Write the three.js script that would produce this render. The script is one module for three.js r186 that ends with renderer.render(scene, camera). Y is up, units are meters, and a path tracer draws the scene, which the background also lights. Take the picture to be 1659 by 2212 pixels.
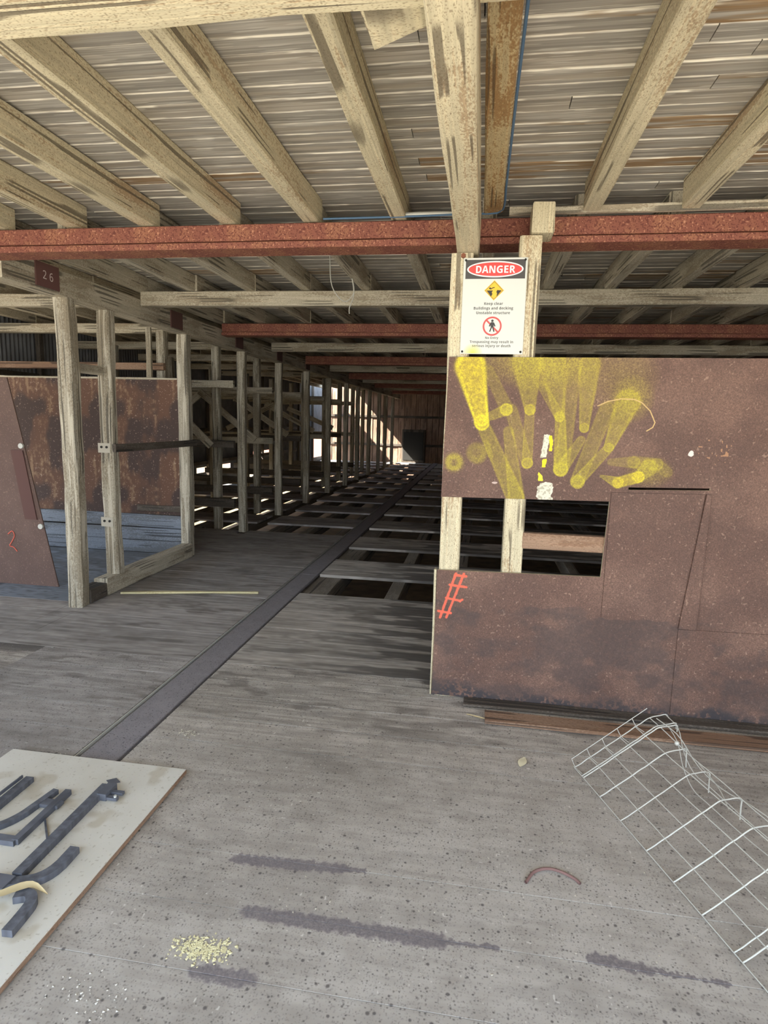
import * as THREE from 'three';
import { mergeGeometries } from 'three/addons/utils/BufferGeometryUtils.js';

// ---------------------------------------------------------------- camera, sky, sun, exposure
const scene = new THREE.Scene();
const D = Math.PI / 180;
const camera = new THREE.PerspectiveCamera(2 * Math.atan(1106 / 1312) / D, 1659 / 2212, 0.05, 200);
camera.rotation.order = 'YXZ';
camera.rotation.set(-8.488 * D, 8.724 * D, 1.497 * D);
camera.position.set(0, 1.6, 0);

const renderer = new THREE.WebGLRenderer();
renderer.toneMapping = THREE.LinearToneMapping;
renderer.toneMappingExposure = 3.9;
renderer.shadowMap.enabled = true;

const sunEl = 42 * D, sunAz = 58 * D;                       // from the left, a little in front of the building
const sunDir = new THREE.Vector3(-Math.cos(sunEl) * Math.sin(sunAz), Math.sin(sunEl), Math.cos(sunEl) * Math.cos(sunAz));
// hazy bright sky: pale at the horizon, a little bluer overhead, the same all round
const skyTex = (() => {
  const w = 64, h = 256, d = new Float32Array(w * h * 4);
  for (let j = 0; j < h; j++) for (let i = 0; i < w; i++) {
    const el = ((j + 0.5) / h - 0.5) * Math.PI, t = Math.pow(Math.max(0, Math.sin(el)), 0.6), k = (j * w + i) * 4;
    d[k] = 1.26 - 0.62 * t; d[k + 1] = 1.30 - 0.40 * t; d[k + 2] = 1.36 - 0.06 * t; d[k + 3] = 1;
  }
  const x = new THREE.DataTexture(d, w, h, THREE.RGBAFormat, THREE.FloatType);
  x.mapping = THREE.EquirectangularReflectionMapping; x.magFilter = THREE.LinearFilter; x.needsUpdate = true; return x;
})();
scene.background = skyTex; scene.environment = skyTex;
const sun = new THREE.DirectionalLight(new THREE.Color(1, 0.93, 0.84), 9);
sun.name = 'sun';
sun.position.copy(sunDir).multiplyScalar(60).add(new THREE.Vector3(0, 0, -10));
sun.target.position.set(0, 0, -10);
sun.castShadow = true;
sun.shadow.mapSize.set(4096, 4096);
Object.assign(sun.shadow.camera, { left: -35, right: 35, top: 35, bottom: -35, near: 1, far: 150 });
scene.add(sun, sun.target);

// ---------------------------------------------------------------- helpers
function rng(seed) { let a = seed >>> 0; return () => { a = (a + 0x6D2B79F5) | 0; let t = Math.imul(a ^ (a >>> 15), 1 | a); t = (t + Math.imul(t ^ (t >>> 7), 61 | t)) ^ t; return ((t ^ (t >>> 14)) >>> 0) / 4294967296; }; }
const R = rng(7);
const rr = (a, b) => a + (b - a) * R();
const clamp = (x, a = 0, b = 1) => Math.min(b, Math.max(a, x));
const sm = (a, b, x) => { const t = clamp((x - a) / (b - a)); return t * t * (3 - 2 * t); };
const mix = (a, b, t) => a + (b - a) * t;
const mix3 = (a, b, t) => [mix(a[0], b[0], t), mix(a[1], b[1], t), mix(a[2], b[2], t)];
function h2(x, y, s) { let h = Math.imul(x, 374761393) ^ Math.imul(y, 668265263) ^ Math.imul(s, 974634777); h = Math.imul(h ^ (h >>> 13), 1274126177); return ((h ^ (h >>> 16)) >>> 0) / 4294967296; }
function vn(x, y, s, px = 0, py = 0) {                      // value noise, periodic when px, py are given
  let xi = Math.floor(x), yi = Math.floor(y); const fx = x - xi, fy = y - yi;
  const ux = fx * fx * (3 - 2 * fx), uy = fy * fy * (3 - 2 * fy);
  let x1 = xi + 1, y1 = yi + 1;
  if (px) { xi = ((xi % px) + px) % px; x1 = ((x1 % px) + px) % px; }
  if (py) { yi = ((yi % py) + py) % py; y1 = ((y1 % py) + py) % py; }
  return mix(mix(h2(xi, yi, s), h2(x1, yi, s), ux), mix(h2(xi, y1, s), h2(x1, y1, s), ux), uy);
}
function fb(x, y, s, o, px = 0, py = 0) { let v = 0, a = 0.5, t = 0; for (let i = 0; i < o; i++) { v += a * vn(x, y, s + i, px, py); t += a; a *= 0.5; x *= 2; y *= 2; px *= 2; py *= 2; } return v / t; }
function dataTex(w, h, fn, srgb = true, rep = true) {
  const d = new Uint8Array(w * h * 4);
  for (let j = 0; j < h; j++) for (let i = 0; i < w; i++) {
    const c = fn((i + 0.5) / w, (j + 0.5) / h), k = (j * w + i) * 4;
    d[k] = clamp(c[0], 0, 255); d[k + 1] = clamp(c[1], 0, 255); d[k + 2] = clamp(c[2], 0, 255); d[k + 3] = 255;
  }
  const t = new THREE.DataTexture(d, w, h, THREE.RGBAFormat);
  t.magFilter = THREE.LinearFilter; t.minFilter = THREE.LinearMipmapLinearFilter; t.generateMipmaps = true;
  if (rep) t.wrapS = t.wrapT = THREE.RepeatWrapping;
  if (srgb) t.colorSpace = THREE.SRGBColorSpace;
  t.needsUpdate = true;
  return t;
}
const used = {};
function numbered(n) { if (!(n in used)) { used[n] = 0; return n; } used[n]++; return n + '_' + String(used[n]).padStart(3, '0'); }
function tag(o, label, category, group, kind) { o.userData.label = label; o.userData.category = category; if (group) o.userData.group = group; if (kind) o.userData.kind = kind; return o; }
function mesh(name, g, m, parent = scene) {
  const o = new THREE.Mesh(g, m); o.castShadow = o.receiveShadow = true;
  o.name = parent === scene ? numbered(name) : name; parent.add(o); return o;
}
function group(name, x = 0, y = 0, z = 0) { const o = new THREE.Group(); o.name = numbered(name); o.position.set(x, y, z); scene.add(o); return o; }
// a sawn timber: 8-sided chamfered section swept along its longest side, slightly uneven; uv in metres (u round the section, v along)
function timberGeo(sx, sy, sz, o = {}) {
  const s = [sx, sy, sz], ax = o.axis ?? s.indexOf(Math.max(...s)), L = s[ax], a1 = (ax + 1) % 3, a2 = (ax + 2) % 3, w = s[a1], h = s[a2];
  const c = Math.min(o.ch ?? 0.006, w * 0.3, h * 0.3), j = o.jit ?? 0.0025, seg = o.seg ?? Math.max(1, Math.round(L / 0.35));
  const prof = [[-w / 2 + c, -h / 2], [w / 2 - c, -h / 2], [w / 2, -h / 2 + c], [w / 2, h / 2 - c], [w / 2 - c, h / 2], [-w / 2 + c, h / 2], [-w / 2, h / 2 - c], [-w / 2, -h / 2 + c]];
  const r = rng(o.seed ?? Math.floor(R() * 1e9)), tu = o.tu ?? 1, tv = o.tv ?? 1, ou = r() * 7, ov = r() * 7;
  const pos = [], uv = [], idx = [], grp = [], bow = (r() - 0.5) * (o.bow ?? 0.008), bow2 = (r() - 0.5) * (o.bow ?? 0.008);
  const put = (p, q, l) => { const v = [0, 0, 0]; v[ax] = l; v[a1] = p; v[a2] = q; pos.push(...v); };
  const rings = [];
  for (let k = 0; k <= seg; k++) {
    const t = k / seg, b = Math.sin(Math.PI * t);
    rings.push(prof.map(([p, q]) => [p + (r() - 0.5) * 2 * j + b * bow, q + (r() - 0.5) * 2 * j + b * bow2, (t - 0.5) * L]));
  }
  for (let e = 0; e < 8; e++) {                             // flat shaded long faces
    const f = (e + 1) % 8; let u0 = 0; for (let q = 0; q < e; q++) u0 += Math.hypot(prof[q][0] - prof[(q + 1) % 8][0], prof[q][1] - prof[(q + 1) % 8][1]);
    const u1 = u0 + Math.hypot(prof[e][0] - prof[f][0], prof[e][1] - prof[f][1]), base = pos.length / 3;
    for (let k = 0; k <= seg; k++) { put(...rings[k][e]); put(...rings[k][f]); const v = rings[k][e][2] / tv + ov; uv.push(u0 / tu + ou, v, u1 / tu + ou, v); }
    const i0 = idx.length; for (let k = 0; k < seg; k++) { const a = base + 2 * k; idx.push(a, a + 1, a + 2, a + 1, a + 3, a + 2); }
    grp.push([i0, idx.length - i0, e === 0 || e === 1 || e === 7 ? 0 : 1]);
  }
  const cap0 = idx.length;
  for (const k of [0, seg]) {
    const b = pos.length / 3; for (const q of rings[k]) { put(...q); uv.push(q[0] / tu + ou, q[1] / tv + ov); }
    for (let e = 1; e < 7; e++) k ? idx.push(b, b + e, b + e + 1) : idx.push(b, b + e + 1, b + e);
  }
  const g = new THREE.BufferGeometry();
  g.setAttribute('position', new THREE.Float32BufferAttribute(pos, 3)); g.setAttribute('uv', new THREE.Float32BufferAttribute(uv, 2)); g.setIndex(idx);
  if (o.two) { for (const q of grp) g.addGroup(...q); g.addGroup(cap0, idx.length - cap0, 1); }   // underside and sides may differ
  g.computeVertexNormals(); return g;
}
function timber(name, x, y, z, m, parent = scene, o = {}) { // spans [a,b] on each axis
  const g = timberGeo(x[1] - x[0], y[1] - y[0], z[1] - z[0], { ...((m[0] || m).userData.tile || {}), two: Array.isArray(m), ...o });
  const t = mesh(name, g, m, parent); t.position.set((x[0] + x[1]) / 2, (y[0] + y[1]) / 2, (z[0] + z[1]) / 2); return t;
}
function boxGeo(x, y, z, tile = 1) {                        // plain box in place, uv in metres
  const g = new THREE.BoxGeometry(x[1] - x[0], y[1] - y[0], z[1] - z[0]); g.translate((x[0] + x[1]) / 2, (y[0] + y[1]) / 2, (z[0] + z[1]) / 2);
  const p = g.attributes.position, n = g.attributes.normal, u = g.attributes.uv;
  for (let i = 0; i < p.count; i++) { const nx = Math.abs(n.getX(i)), ny = Math.abs(n.getY(i)); u.setXY(i, (nx > 0.5 ? p.getZ(i) : p.getX(i)) / tile, (ny > 0.5 ? p.getZ(i) : p.getY(i)) / tile); }
  return g;
}
function tubeGeo(pts, r, seg = 12, rad = 5, closed = false) { return new THREE.TubeGeometry(new THREE.CatmullRomCurve3(pts.map((p) => new THREE.Vector3(...p)), closed, 'centripetal'), seg, r, rad, closed); }
function polyGeo(pts, depth, bevel = 0) {                   // outline in x,y extruded towards +z
  const s = new THREE.Shape(pts.map((p) => new THREE.Vector2(...p)));
  return new THREE.ExtrudeGeometry(s, { depth, bevelEnabled: bevel > 0, bevelSize: bevel, bevelThickness: bevel, bevelOffset: -bevel, bevelSegments: 1, curveSegments: 6 });
}

// ---------------------------------------------------------------- materials
function std(p, tile) { const m = new THREE.MeshStandardMaterial({ roughness: 0.9, ...p }); if (tile) m.userData.tile = { tu: tile[0], tv: tile[1] }; return m; }
// weathered wood: u across the grain, v along it. tile 0.5 x 2 m
function woodTex(paint, wood, cover, speck, seed, white = 0) {
  const bump = new Float32Array(512 * 512);
  const map = dataTex(512, 512, (u, v) => {
    const gr = fb(u * 64, v * 6, seed, 3, 64, 6), big = fb(u * 5, v * 5, seed + 20, 3, 5, 5), fine = fb(u * 90, v * 200, seed + 40, 2, 90, 200);
    const crack = sm(0.70, 0.76, vn(u * 44, v * 3, seed + 60, 44, 3)) * sm(0.45, 0.6, vn(u * 6, v * 8, seed + 61, 6, 8));
    const peel = sm(cover - 0.07, cover + 0.07, 0.45 * big + 0.3 * gr + 0.25 * fine);
    let c = mix3(paint, wood, peel);
    const t = 0.86 + 0.26 * gr + 0.12 * (big - 0.5); c = c.map((q) => q * t);
    const sp = sm(0.70, 0.86, vn(u * 200, v * 700, seed + 70, 200, 700)); c = mix3(c, wood.map((q) => q * 0.78), sp * speck);
    if (white) c = mix3(c, [214, 208, 188], white * sm(0.64, 0.7, fb(u * 20, v * 5, seed + 80, 2, 20, 5)));
    c = mix3(c, wood.map((q) => q * 0.4), crack * 0.55);
    bump[Math.floor(v * 512) * 512 + Math.floor(u * 512)] = 0.5 + 0.25 * gr - 0.3 * peel - 0.6 * crack - 0.15 * sp;
    return c;
  });
  const bm = dataTex(512, 512, (u, v) => { const b = 255 * bump[Math.floor(v * 512) * 512 + Math.floor(u * 512)]; return [b, b, b]; }, false);
  return { map, bumpMap: bm, bumpScale: 0.003 };
}
const T = [0.5, 2];
const M = {
  cream: std({ ...woodTex([206, 196, 164], [164, 144, 114], 0.60, 0.6, 11) }, T),
  creamBrown: std({ ...woodTex([196, 178, 136], [150, 118, 76], 0.5, 0.6, 31) }, T),
  greyPost: std({ ...woodTex([180, 172, 152], [138, 128, 108], 0.52, 0.7, 51, 0.55) }, T),
  greyBeam: std({ ...woodTex([192, 184, 162], [152, 141, 120], 0.55, 0.6, 71, 0.25) }, T),
  darkWood: std({ ...woodTex([104, 96, 86], [78, 70, 60], 0.5, 0.5, 91) }, T),
  floorJoist: std({ ...woodTex([150, 143, 130], [118, 110, 98], 0.5, 0.6, 191) }, T),
  skyTintWood: std({ ...woodTex([132, 140, 150], [104, 108, 112], 0.55, 0.6, 111) }, T),  // grey wood with blue sky light painted into the colour
  rawWood: std({ ...woodTex([158, 130, 106], [130, 102, 80], 0.5, 0.4, 131) }, T),
  batten: std({ ...woodTex([214, 204, 158], [190, 174, 128], 0.6, 0.2, 151) }, T),
};
// ceiling boards: grey, with whitewash left along the edges; three variants
function boardTex(seed, brown) {
  return dataTex(256, 1024, (u, v) => {
    const gr = fb(u * 26, v * 8, seed, 3, 26, 8), big = fb(u * 2, v * 6, seed + 9, 3, 2, 6), st = fb(u * 10, v * 3, seed + 19, 2, 10, 3);
    let c = mix3([158, 153, 142], [184, 179, 167], sm(0.3, 0.75, 0.35 * gr + 0.65 * big));
    c = mix3(c, [132, 127, 118], sm(0.55, 0.72, st) * 0.5);
    c = mix3(c, [146, 116, 80], brown * sm(0.46, 0.66, fb(u * 2, v * 4, seed + 29, 3, 2, 4)) * (0.6 + 0.7 * gr));
    const e = Math.min(u, 1.04 - u), wob = fb(u * 3, v * 30, seed + 39, 2, 3, 30);
    c = mix3(c, [240, 234, 216], 0.95 * sm(0.11, 0.06, e + 0.08 * (wob - 0.4)) * sm(0.36, 0.5, fb(v * 9, 0.5, seed + 49, 3, 9, 0)));
    c = mix3(c, [214, 210, 196], 0.6 * sm(0.66, 0.74, fb(u * 14, v * 14, seed + 59, 2, 14, 14)));
    const t = 0.94 + 0.12 * gr; return c.map((q) => q * t);
  });
}
const boardMats = [[201, 0], [231, 0.15], [261, 0.1], [291, 0.85]].map(([s, b]) => std({ map: boardTex(s, b), roughness: 0.95 }));
// flaking red oxide paint on steel
M.redSteel = std({ roughness: 0.75, map: dataTex(512, 512, (u, v) => {
  const a = fb(u * 8, v * 8, 301, 4, 8, 8), f = vn(u * 120, v * 120, 311, 120, 120), g = vn(u * 70, v * 70, 321, 70, 70);
  let c = mix3([132, 80, 64], [148, 98, 74], sm(0.35, 0.65, a));
  c = mix3(c, [92, 44, 36], sm(0.62, 0.75, f) * 0.7); c = mix3(c, [214, 160, 128], sm(0.8, 0.88, g) * 0.6);
  return c;
}) }, [0.6, 0.6]);
M.darkRed = std({ roughness: 0.85, color: 0x5e423c });
const rustSheet = dataTex(512, 512, (u, v) => {
  const a = fb(u * 5, v * 3, 401, 4, 5, 3), s = fb(u * 22, v * 3, 411, 3, 22, 3), f = vn(u * 90, v * 90, 421, 90, 90);
  let c = mix3([78, 60, 52], [100, 72, 56], sm(0.4, 0.65, a));
  c = mix3(c, [146, 120, 92], sm(0.56, 0.70, 0.35 * a + 0.35 * s + 0.3 * fb(u * 30, v * 24, 415, 3, 30, 24)) * 0.75); c = mix3(c, [62, 50, 46], sm(0.55, 0.4, a) * 0.5);
  c = mix3(c, [190, 170, 150], sm(0.86, 0.92, f) * 0.6); return c;
});
M.rust = std({ map: rustSheet, roughness: 0.85 });
M.brown = std({ roughness: 0.8, map: dataTex(512, 512, (u, v) => {
  const a = fb(u * 6, v * 6, 431, 4, 6, 6), f = vn(u * 150, v * 150, 441, 150, 150); let c = mix3([92, 72, 64], [110, 88, 78], a);
  return mix3(c, [160, 130, 112], sm(0.75, 0.9, f) * 0.4);
}) });
M.steel = std({ color: 0x777b82, metalness: 0.1, roughness: 0.6, map: dataTex(256, 256, (u, v) => { const a = fb(u * 16, v * 16, 451, 3, 16, 16), t = 150 + 90 * a; return [t, t, t * 1.02]; }) });
M.galv = std({ color: 0xc6c6bc, metalness: 0.15, roughness: 0.5 });
M.cable = std({ color: 0x4c6a86, roughness: 0.6 });
M.dark = std({ color: 0x2a2926, roughness: 0.95 });
M.soil = std({ roughness: 1, map: dataTex(512, 512, (u, v) => { const a = fb(u * 12, v * 12, 461, 5, 12, 12); return mix3([92, 78, 58], [150, 134, 100], a); }) });
M.concrete = std({ roughness: 0.95, map: dataTex(512, 512, (u, v) => { const a = fb(u * 10, v * 10, 471, 5, 10, 10); return mix3([168, 160, 146], [196, 188, 172], a); }) });
M.whiteBoard = std({ roughness: 0.7, map: dataTex(512, 512, (u, v) => {
  const a = fb(u * 5, v * 5, 481, 4, 5, 5), f = vn(u * 120, v * 120, 491, 120, 120); let c = mix3([196, 192, 178], [214, 212, 202], a);
  c = mix3(c, [170, 160, 138], sm(0.62, 0.75, fb(u * 9, v * 9, 495, 3, 9, 9)) * 0.5); return mix3(c, [150, 142, 124], sm(0.85, 0.93, f) * 0.4);
}) });
M.wallPlank = std({ ...woodTex([176, 146, 124], [134, 108, 90], 0.5, 0.4, 171) }, T);
M.corrugated = std({ roughness: 0.6, metalness: 0.2, map: dataTex(256, 256, (u, v) => { const a = fb(u * 6, v * 6, 501, 4, 6, 6); return mix3([112, 114, 116], [146, 148, 148], a); }) });

// floor colours in floor coordinates (metres): dusty worn boards, flecks, dirt packed into a few joints
const dirt = [[-0.80, -1.915, -0.42, -1.935, 0.030], [-0.42, -1.93, -0.34, -1.94, 0.012], [-0.67, -1.688, -0.05, -1.69, 0.032], [-0.05, -1.69, 0.12, -1.695, 0.014], [-0.74, -1.455, -0.58, -1.46, 0.028], [0.42, -1.715, 0.58, -1.70, 0.024], [0.56, -1.70, 0.80, -1.695, 0.010]];
function segD(x, y, x0, y0, x1, y1) { const dx = x1 - x0, dy = y1 - y0, t = clamp(((x - x0) * dx + (y - y0) * dy) / (dx * dx + dy * dy || 1e-9)); return [Math.hypot(x - x0 - dx * t, y - y0 - dy * t), t]; }
function dots(x, y, f, prob, r, s) { const X = x * f, Y = y * f, i = Math.floor(X), j = Math.floor(Y); if (h2(i, j, s) > prob) return 0; const R0 = r * (0.5 + h2(i, j, s + 1)), d = Math.hypot(X - i - 0.25 - 0.5 * h2(i, j, s + 2), Y - j - 0.25 - 0.5 * h2(i, j, s + 3)); return sm(R0, R0 * 0.5, d); }
function floorColor(x, z, detail) {
  const big = fb(x * 1.3, z * 1.6, 601, 4), gr = fb(x * 5, z * 55, 611, 3), mid = fb(x * 14, z * 16, 621, 3);
  const row = Math.floor((0.95 - z) / 0.2404), rt = h2(row, 3, 77) - 0.5;
  let c = mix3([152, 145, 135], [182, 176, 166], sm(0.25, 0.75, 0.45 * big + 0.25 * gr + 0.3 * mid));
  const back = z < -3.3 ? 1 : sm(-2.4, -3.3, z + 0.6 * (big - 0.5));            // less dust, more bare grain beyond the threshold
  c = c.map((q) => q * (1 + back * (0.30 * (gr - 0.5) + 0.16 * rt)));
  if (x < -1.71) c = [c[0] * 0.90, c[1] * 0.905, c[2] * 0.93];
  const st = fb(x * 2.2, z * 14, 631, 3);
  const damp = sm(0.49, 0.60, st + 0.10 * sm(-0.9, -0.25, x)) * sm(-3.35, -3.6, z) * sm(-1.3, -0.4, x);
  c = mix3(c, [62, 58, 54], 0.65 * damp);
  c = mix3(c, [92, 86, 80], (0.12 + 0.3 * back) * sm(0.60, 0.72, fb(x * 3.3, z * 9, 641, 4)));
  if (detail) {
    const f1 = dots(x, z, 75, 0.3, 0.2, 651), f2 = vn(x * 300, z * 300, 661), f3 = dots(x, z, 32, 0.16, 0.16, 671);
    c = mix3(c, [74, 70, 66], 0.6 * f1 + 0.3 * sm(0.70, 0.9, f2)); c = mix3(c, [82, 77, 74], 0.75 * f3);
    c = mix3(c, [212, 208, 198], 0.8 * sm(0.93, 0.96, vn(x * 95, z * 95, 681)) * (fb(x * 3, z * 3, 691, 2) > 0.5 ? 1 : 0.25));
    for (const [x0, z0, x1, z1, r] of dirt) { const [d] = segD(x, z, x0, z0, x1, z1); if (d < 0.06) { const n = 0.03 * (fb(x * 70, z * 70, 701, 3) - 0.5); c = mix3(c, [112, 105, 106], (0.55 + 0.5 * f2) * sm(r * 1.1, r * 0.6, d + n)); } }
  }
  return c;
}
const NEAR = [-2.9, 2.1, -3.656, 0.2], FAR = [-6.4, 4.6, -12, -3.656];
function floorTex([x0, x1, z0, z1], w, h, detail) { return dataTex(w, h, (u, v) => floorColor(mix(x0, x1, u), mix(z0, z1, v), detail), true, true); }
const floorNear = std({ map: floorTex(NEAR, 2048, 1600, true), roughness: 0.92 });
const floorFar = std({ map: floorTex(FAR, 1408, 1024, false), roughness: 0.92 });
M.strip = std({ roughness: 0.85, map: dataTex(256, 1024, (u, v) => { const a = fb(u * 5, v * 20, 711, 4, 5, 20), f = vn(u * 60, v * 240, 721, 60, 240); let c = mix3([128, 124, 127], [146, 141, 143], a); c = mix3(c, [54, 50, 54], sm(0.8, 0.9, f) * 0.7); return mix3(c, [150, 148, 146], sm(0.9, 0.95, vn(u * 50, v * 200, 731, 50, 200)) * 0.5); }) });

// ---------------------------------------------------------------- the setting
const ROW = 0.2404, ZF = 0.95;
// ground under and round the shed, concrete apron at the open front
tag(mesh('ground', boxGeo([-40, 40], [-1.0, -0.9], [-60, 40], 2), M.soil), 'dry brown earth under and around the raised shed', 'ground', null, 'structure');
tag(mesh('concrete_apron', boxGeo([-14, 14], [-0.9, -0.06], [1.0, 26], 2), M.concrete), 'pale concrete apron outside the open front', 'apron', null, 'structure');

// floor: planks laid across the shed; rows of them are missing further in
const floor = group('floor'); tag(floor, 'worn dusty plank floor with rows of planks missing further in', 'floor', null, 'structure');
function plankGeo(x, z, gap) {
  const g = timberGeo(x[1] - x[0], 0.03, z[1] - z[0], { axis: 0, ch: 0.0008, jit: 0.0005, bow: 0.001, seg: 1 });
  const cx = (x[0] + x[1]) / 2, cz = (z[0] + z[1]) / 2, reg = cz > NEAR[2] ? NEAR : FAR, p = g.attributes.position, u = g.attributes.uv;
  for (let i = 0; i < p.count; i++) u.setXY(i, (p.getX(i) + cx - reg[0]) / (reg[1] - reg[0]), (p.getZ(i) + cz - reg[2]) / (reg[3] - reg[2]));
  return [g, cx, cz, reg === NEAR ? floorNear : floorFar];
}
const restPlanks = [];
function layPlank(x, row, own) {
  const z1 = ZF - ROW * row, z0 = z1 - ROW, g1 = h2(row, 1, 9) < 0.45 ? 0.0018 : 0.0008, g2 = h2(row + 1, 1, 9) < 0.45 ? 0.0018 : 0.0008;
  const [g, cx, cz, m] = plankGeo(x, [z0 + g2, z1 - g1]), y = -0.015 + (h2(row, Math.round(x[0] * 10), 5) - 0.5) * 0.001;
  if (row > 62) { g.translate(cx, y, cz); restPlanks.push(g); return; }
  const o = mesh('floor_plank', g, own || m, floor); o.position.set(cx, y, cz);
}
for (let row = 0; row < 105; row++) {
  const missR = row >= 26 && (row - 26) % 6 < 3, missL = row >= 38 && (row - 38) % 6 < 3;
  if (!missR) { const s = [2.1, 2.9, 2.5][row % 3]; if (row < 26) { layPlank([-1.585, s], row); layPlank([s + 0.003, 4.4], row); } else layPlank([-1.585, 4.4], row); }
  if (!missL) { layPlank([-3.19, -1.825], row); layPlank([-6.22, -3.36], row, row > 22 && row < 31 ? M.skyTintWood : null); }  // stall planks get the bluish material, skylight from the left painted in
  if (row < 37) layPlank([-3.357, -3.193], row);
}
const rp = mesh('far_planks', mergeGeometries(restPlanks), floorFar, floor); rp.userData.kind = 'stuff';
for (const [x, w] of [[-1.47, 0.24], [-0.745, 0.13], [-0.12, 0.11], [0.5, 0.11], [1.12, 0.11], [1.75, 0.11], [2.4, 0.11], [3.1, 0.11], [3.8, 0.11], [-1.93, 0.12], [-2.45, 0.11], [-2.95, 0.11], [-3.55, 0.11], [-4.15, 0.11], [-4.8, 0.11], [-5.5, 0.11]])
  timber('floor_joist', [x - w / 2, x + w / 2], [-0.2, -0.031], [-24.3, 0.9], M.floorJoist, floor, { seg: 20 });
timber('floor_joist', [-6.22, -6.1], [-0.25, -0.033], [-24.3, 0.9], M.darkWood, floor, { seg: 20 });
// boarded channel running the length of the floor
const strip = group('trim_1', -1.71, 0, 0); tag(strip, 'narrow dark boarded channel running the length of the floor', 'floor channel', null, 'structure');
for (let k = 0; k < 11; k++) {
  const z1 = 0.9 - k * 2.3, z0 = z1 - 2.296, g = timberGeo(0.19, 0.03, z1 - z0, { axis: 2, ch: 0.004, jit: 0.001, bow: 0.003, seg: 3, tu: 0.25, tv: 1 });
  const o = mesh('channel_board', g, M.strip, strip); o.position.set(0.005, -0.019, (z0 + z1) / 2);
}
mesh('edging', boxGeo([-0.107, -0.103], [-0.03, 0.002], [-16, 0.9]), M.galv, strip);
mesh('channel_base', boxGeo([-0.115, 0.125], [-0.06, -0.036], [-24.3, 0.9]), M.darkWood, strip);

// ceiling: boards across, carried by joists along the shed
const HC = 2.89;
const ceiling = group('ceiling'); tag(ceiling, 'grey weathered board ceiling on pale timber joists', 'ceiling', null, 'structure');
const restBoards = [];
for (let k = 0; k < 250; k++) {
  const z1 = 0.95 - k * 0.1015, z0 = z1 - 0.0985;
  if (z0 < -24.4) break;
  const cuts = [-6.2, -3.2 + rr(-0.8, 0.8), 0.4 + rr(-0.9, 0.9), 4.4], own = z1 < -1.35 && z0 > -8.6;
  if (z0 < -21.4) cuts[0] = -5.2;
  for (let q = 0; q < 3; q++) {
    const x0 = cuts[q] + 0.002, x1 = cuts[q + 1] - 0.002, y = HC + 0.01 + rr(-0.002, 0.002);
    const g = timberGeo(x1 - x0, 0.02, z1 - z0, { axis: 0, ch: 0.004, jit: 0.0008, bow: 0.002, seg: 2, tu: 1, tv: 2.4 });
    const u = g.attributes.uv, p = g.attributes.position, off = R();                 // one board width across the texture
    for (let i = 0; i < u.count; i++) u.setXY(i, p.getZ(i) / (z1 - z0) + 0.5, p.getX(i) / 2.4 + off);
    const b = R(), m = boardMats[q === 2 && b < 0.34 ? 3 : b < 0.08 ? 3 : Math.floor(b * 2.99)];
    if (own) { const o = mesh('ceiling_board', g, m, ceiling); o.position.set((x0 + x1) / 2, y, (z0 + z1) / 2); }
    else { g.translate((x0 + x1) / 2, y, (z0 + z1) / 2); restBoards.push(g); }
  }
}
mesh('far_boards', mergeGeometries(restBoards), boardMats[0], ceiling).userData.kind = 'stuff';
const beamZ = [-1.37, -3.62, -5.47, -7.27, -9.1, -10.9, -12.75, -14.6, -16.4, -18.2, -20, -21.9, -24.4];
const restJoists = [];
function joist(x, z, w, m, bay, bot = 2.74) {
  if (bay < 4) return timber('joist', [x - w / 2, x + w / 2], [bot, HC - 0.003], z, m, ceiling, { jit: 0.003, bow: 0.012 });
  const g = timberGeo(w, HC - 0.003 - bot, z[1] - z[0], { axis: 2, ...M.greyBeam.userData.tile, seg: 2 }); g.translate(x, (bot + HC) / 2, (z[0] + z[1]) / 2); restJoists.push(g);
}
// bay 1, over the threshold
for (const x of [-5.1, -4.6, -4.08, -3.57, -3.07, -2.56, -2.07, -1.545, -1.035, -0.515]) joist(x, [-3.72, -1.45], 0.092, M.cream, 0);
joist(0.012, [-3.57, -1.2], 0.1, M.creamBrown, 0);
for (const x of [0.533, 1.03, 1.55, 2.07, 2.6, 3.1, 3.65]) joist(x, [-3.57, -1.45], 0.092, M.cream, 0);
const JX = [-5.75, -5.24, -4.74, -4.22, -3.72, -3.2, -2.69, -2.115, -1.61, -1.06, -0.53, -0.01, 0.515, 1.0, 1.53, 2.05, 2.57, 3.08, 3.6, 4.1];
for (let b = 1; b < beamZ.length - 1; b++) for (const x of JX) if (b < 11 || x > -5.2) joist(x + rr(-0.012, 0.012), [beamZ[b + 1] - 0.1, beamZ[b] - (b === 1 ? 0.125 : 0.02)], 0.085, M.greyBeam, b);
for (let x = -5.6; x < 4.3; x += 0.52) joist(x, [-1.35, 0.9], 0.09, M.cream, 9);
mesh('far_joists', mergeGeometries(restJoists), M.greyBeam, ceiling).userData.kind = 'stuff';
// roof over it, with an overhang added on the left to keep sun out
const roof = group('roof'); tag(roof, 'roof slab above the ceiling boards with an added overhang on the left against the sun', 'roof', null, 'structure');
mesh('roof_deck', boxGeo([-6.5, 4.6], [2.93, 3.1], [-21.4, 1.05], 2), M.corrugated, roof); mesh('roof_deck', boxGeo([-5.2, 4.6], [2.93, 3.1], [-24.7, -21.4], 2), M.corrugated, roof);   // gap added over the far left corner so sun lights the end wall
mesh('added_eave', boxGeo([-8.1, -6.5], [2.93, 3.0], [-18.5, 1.05], 2), M.corrugated, roof);

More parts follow.
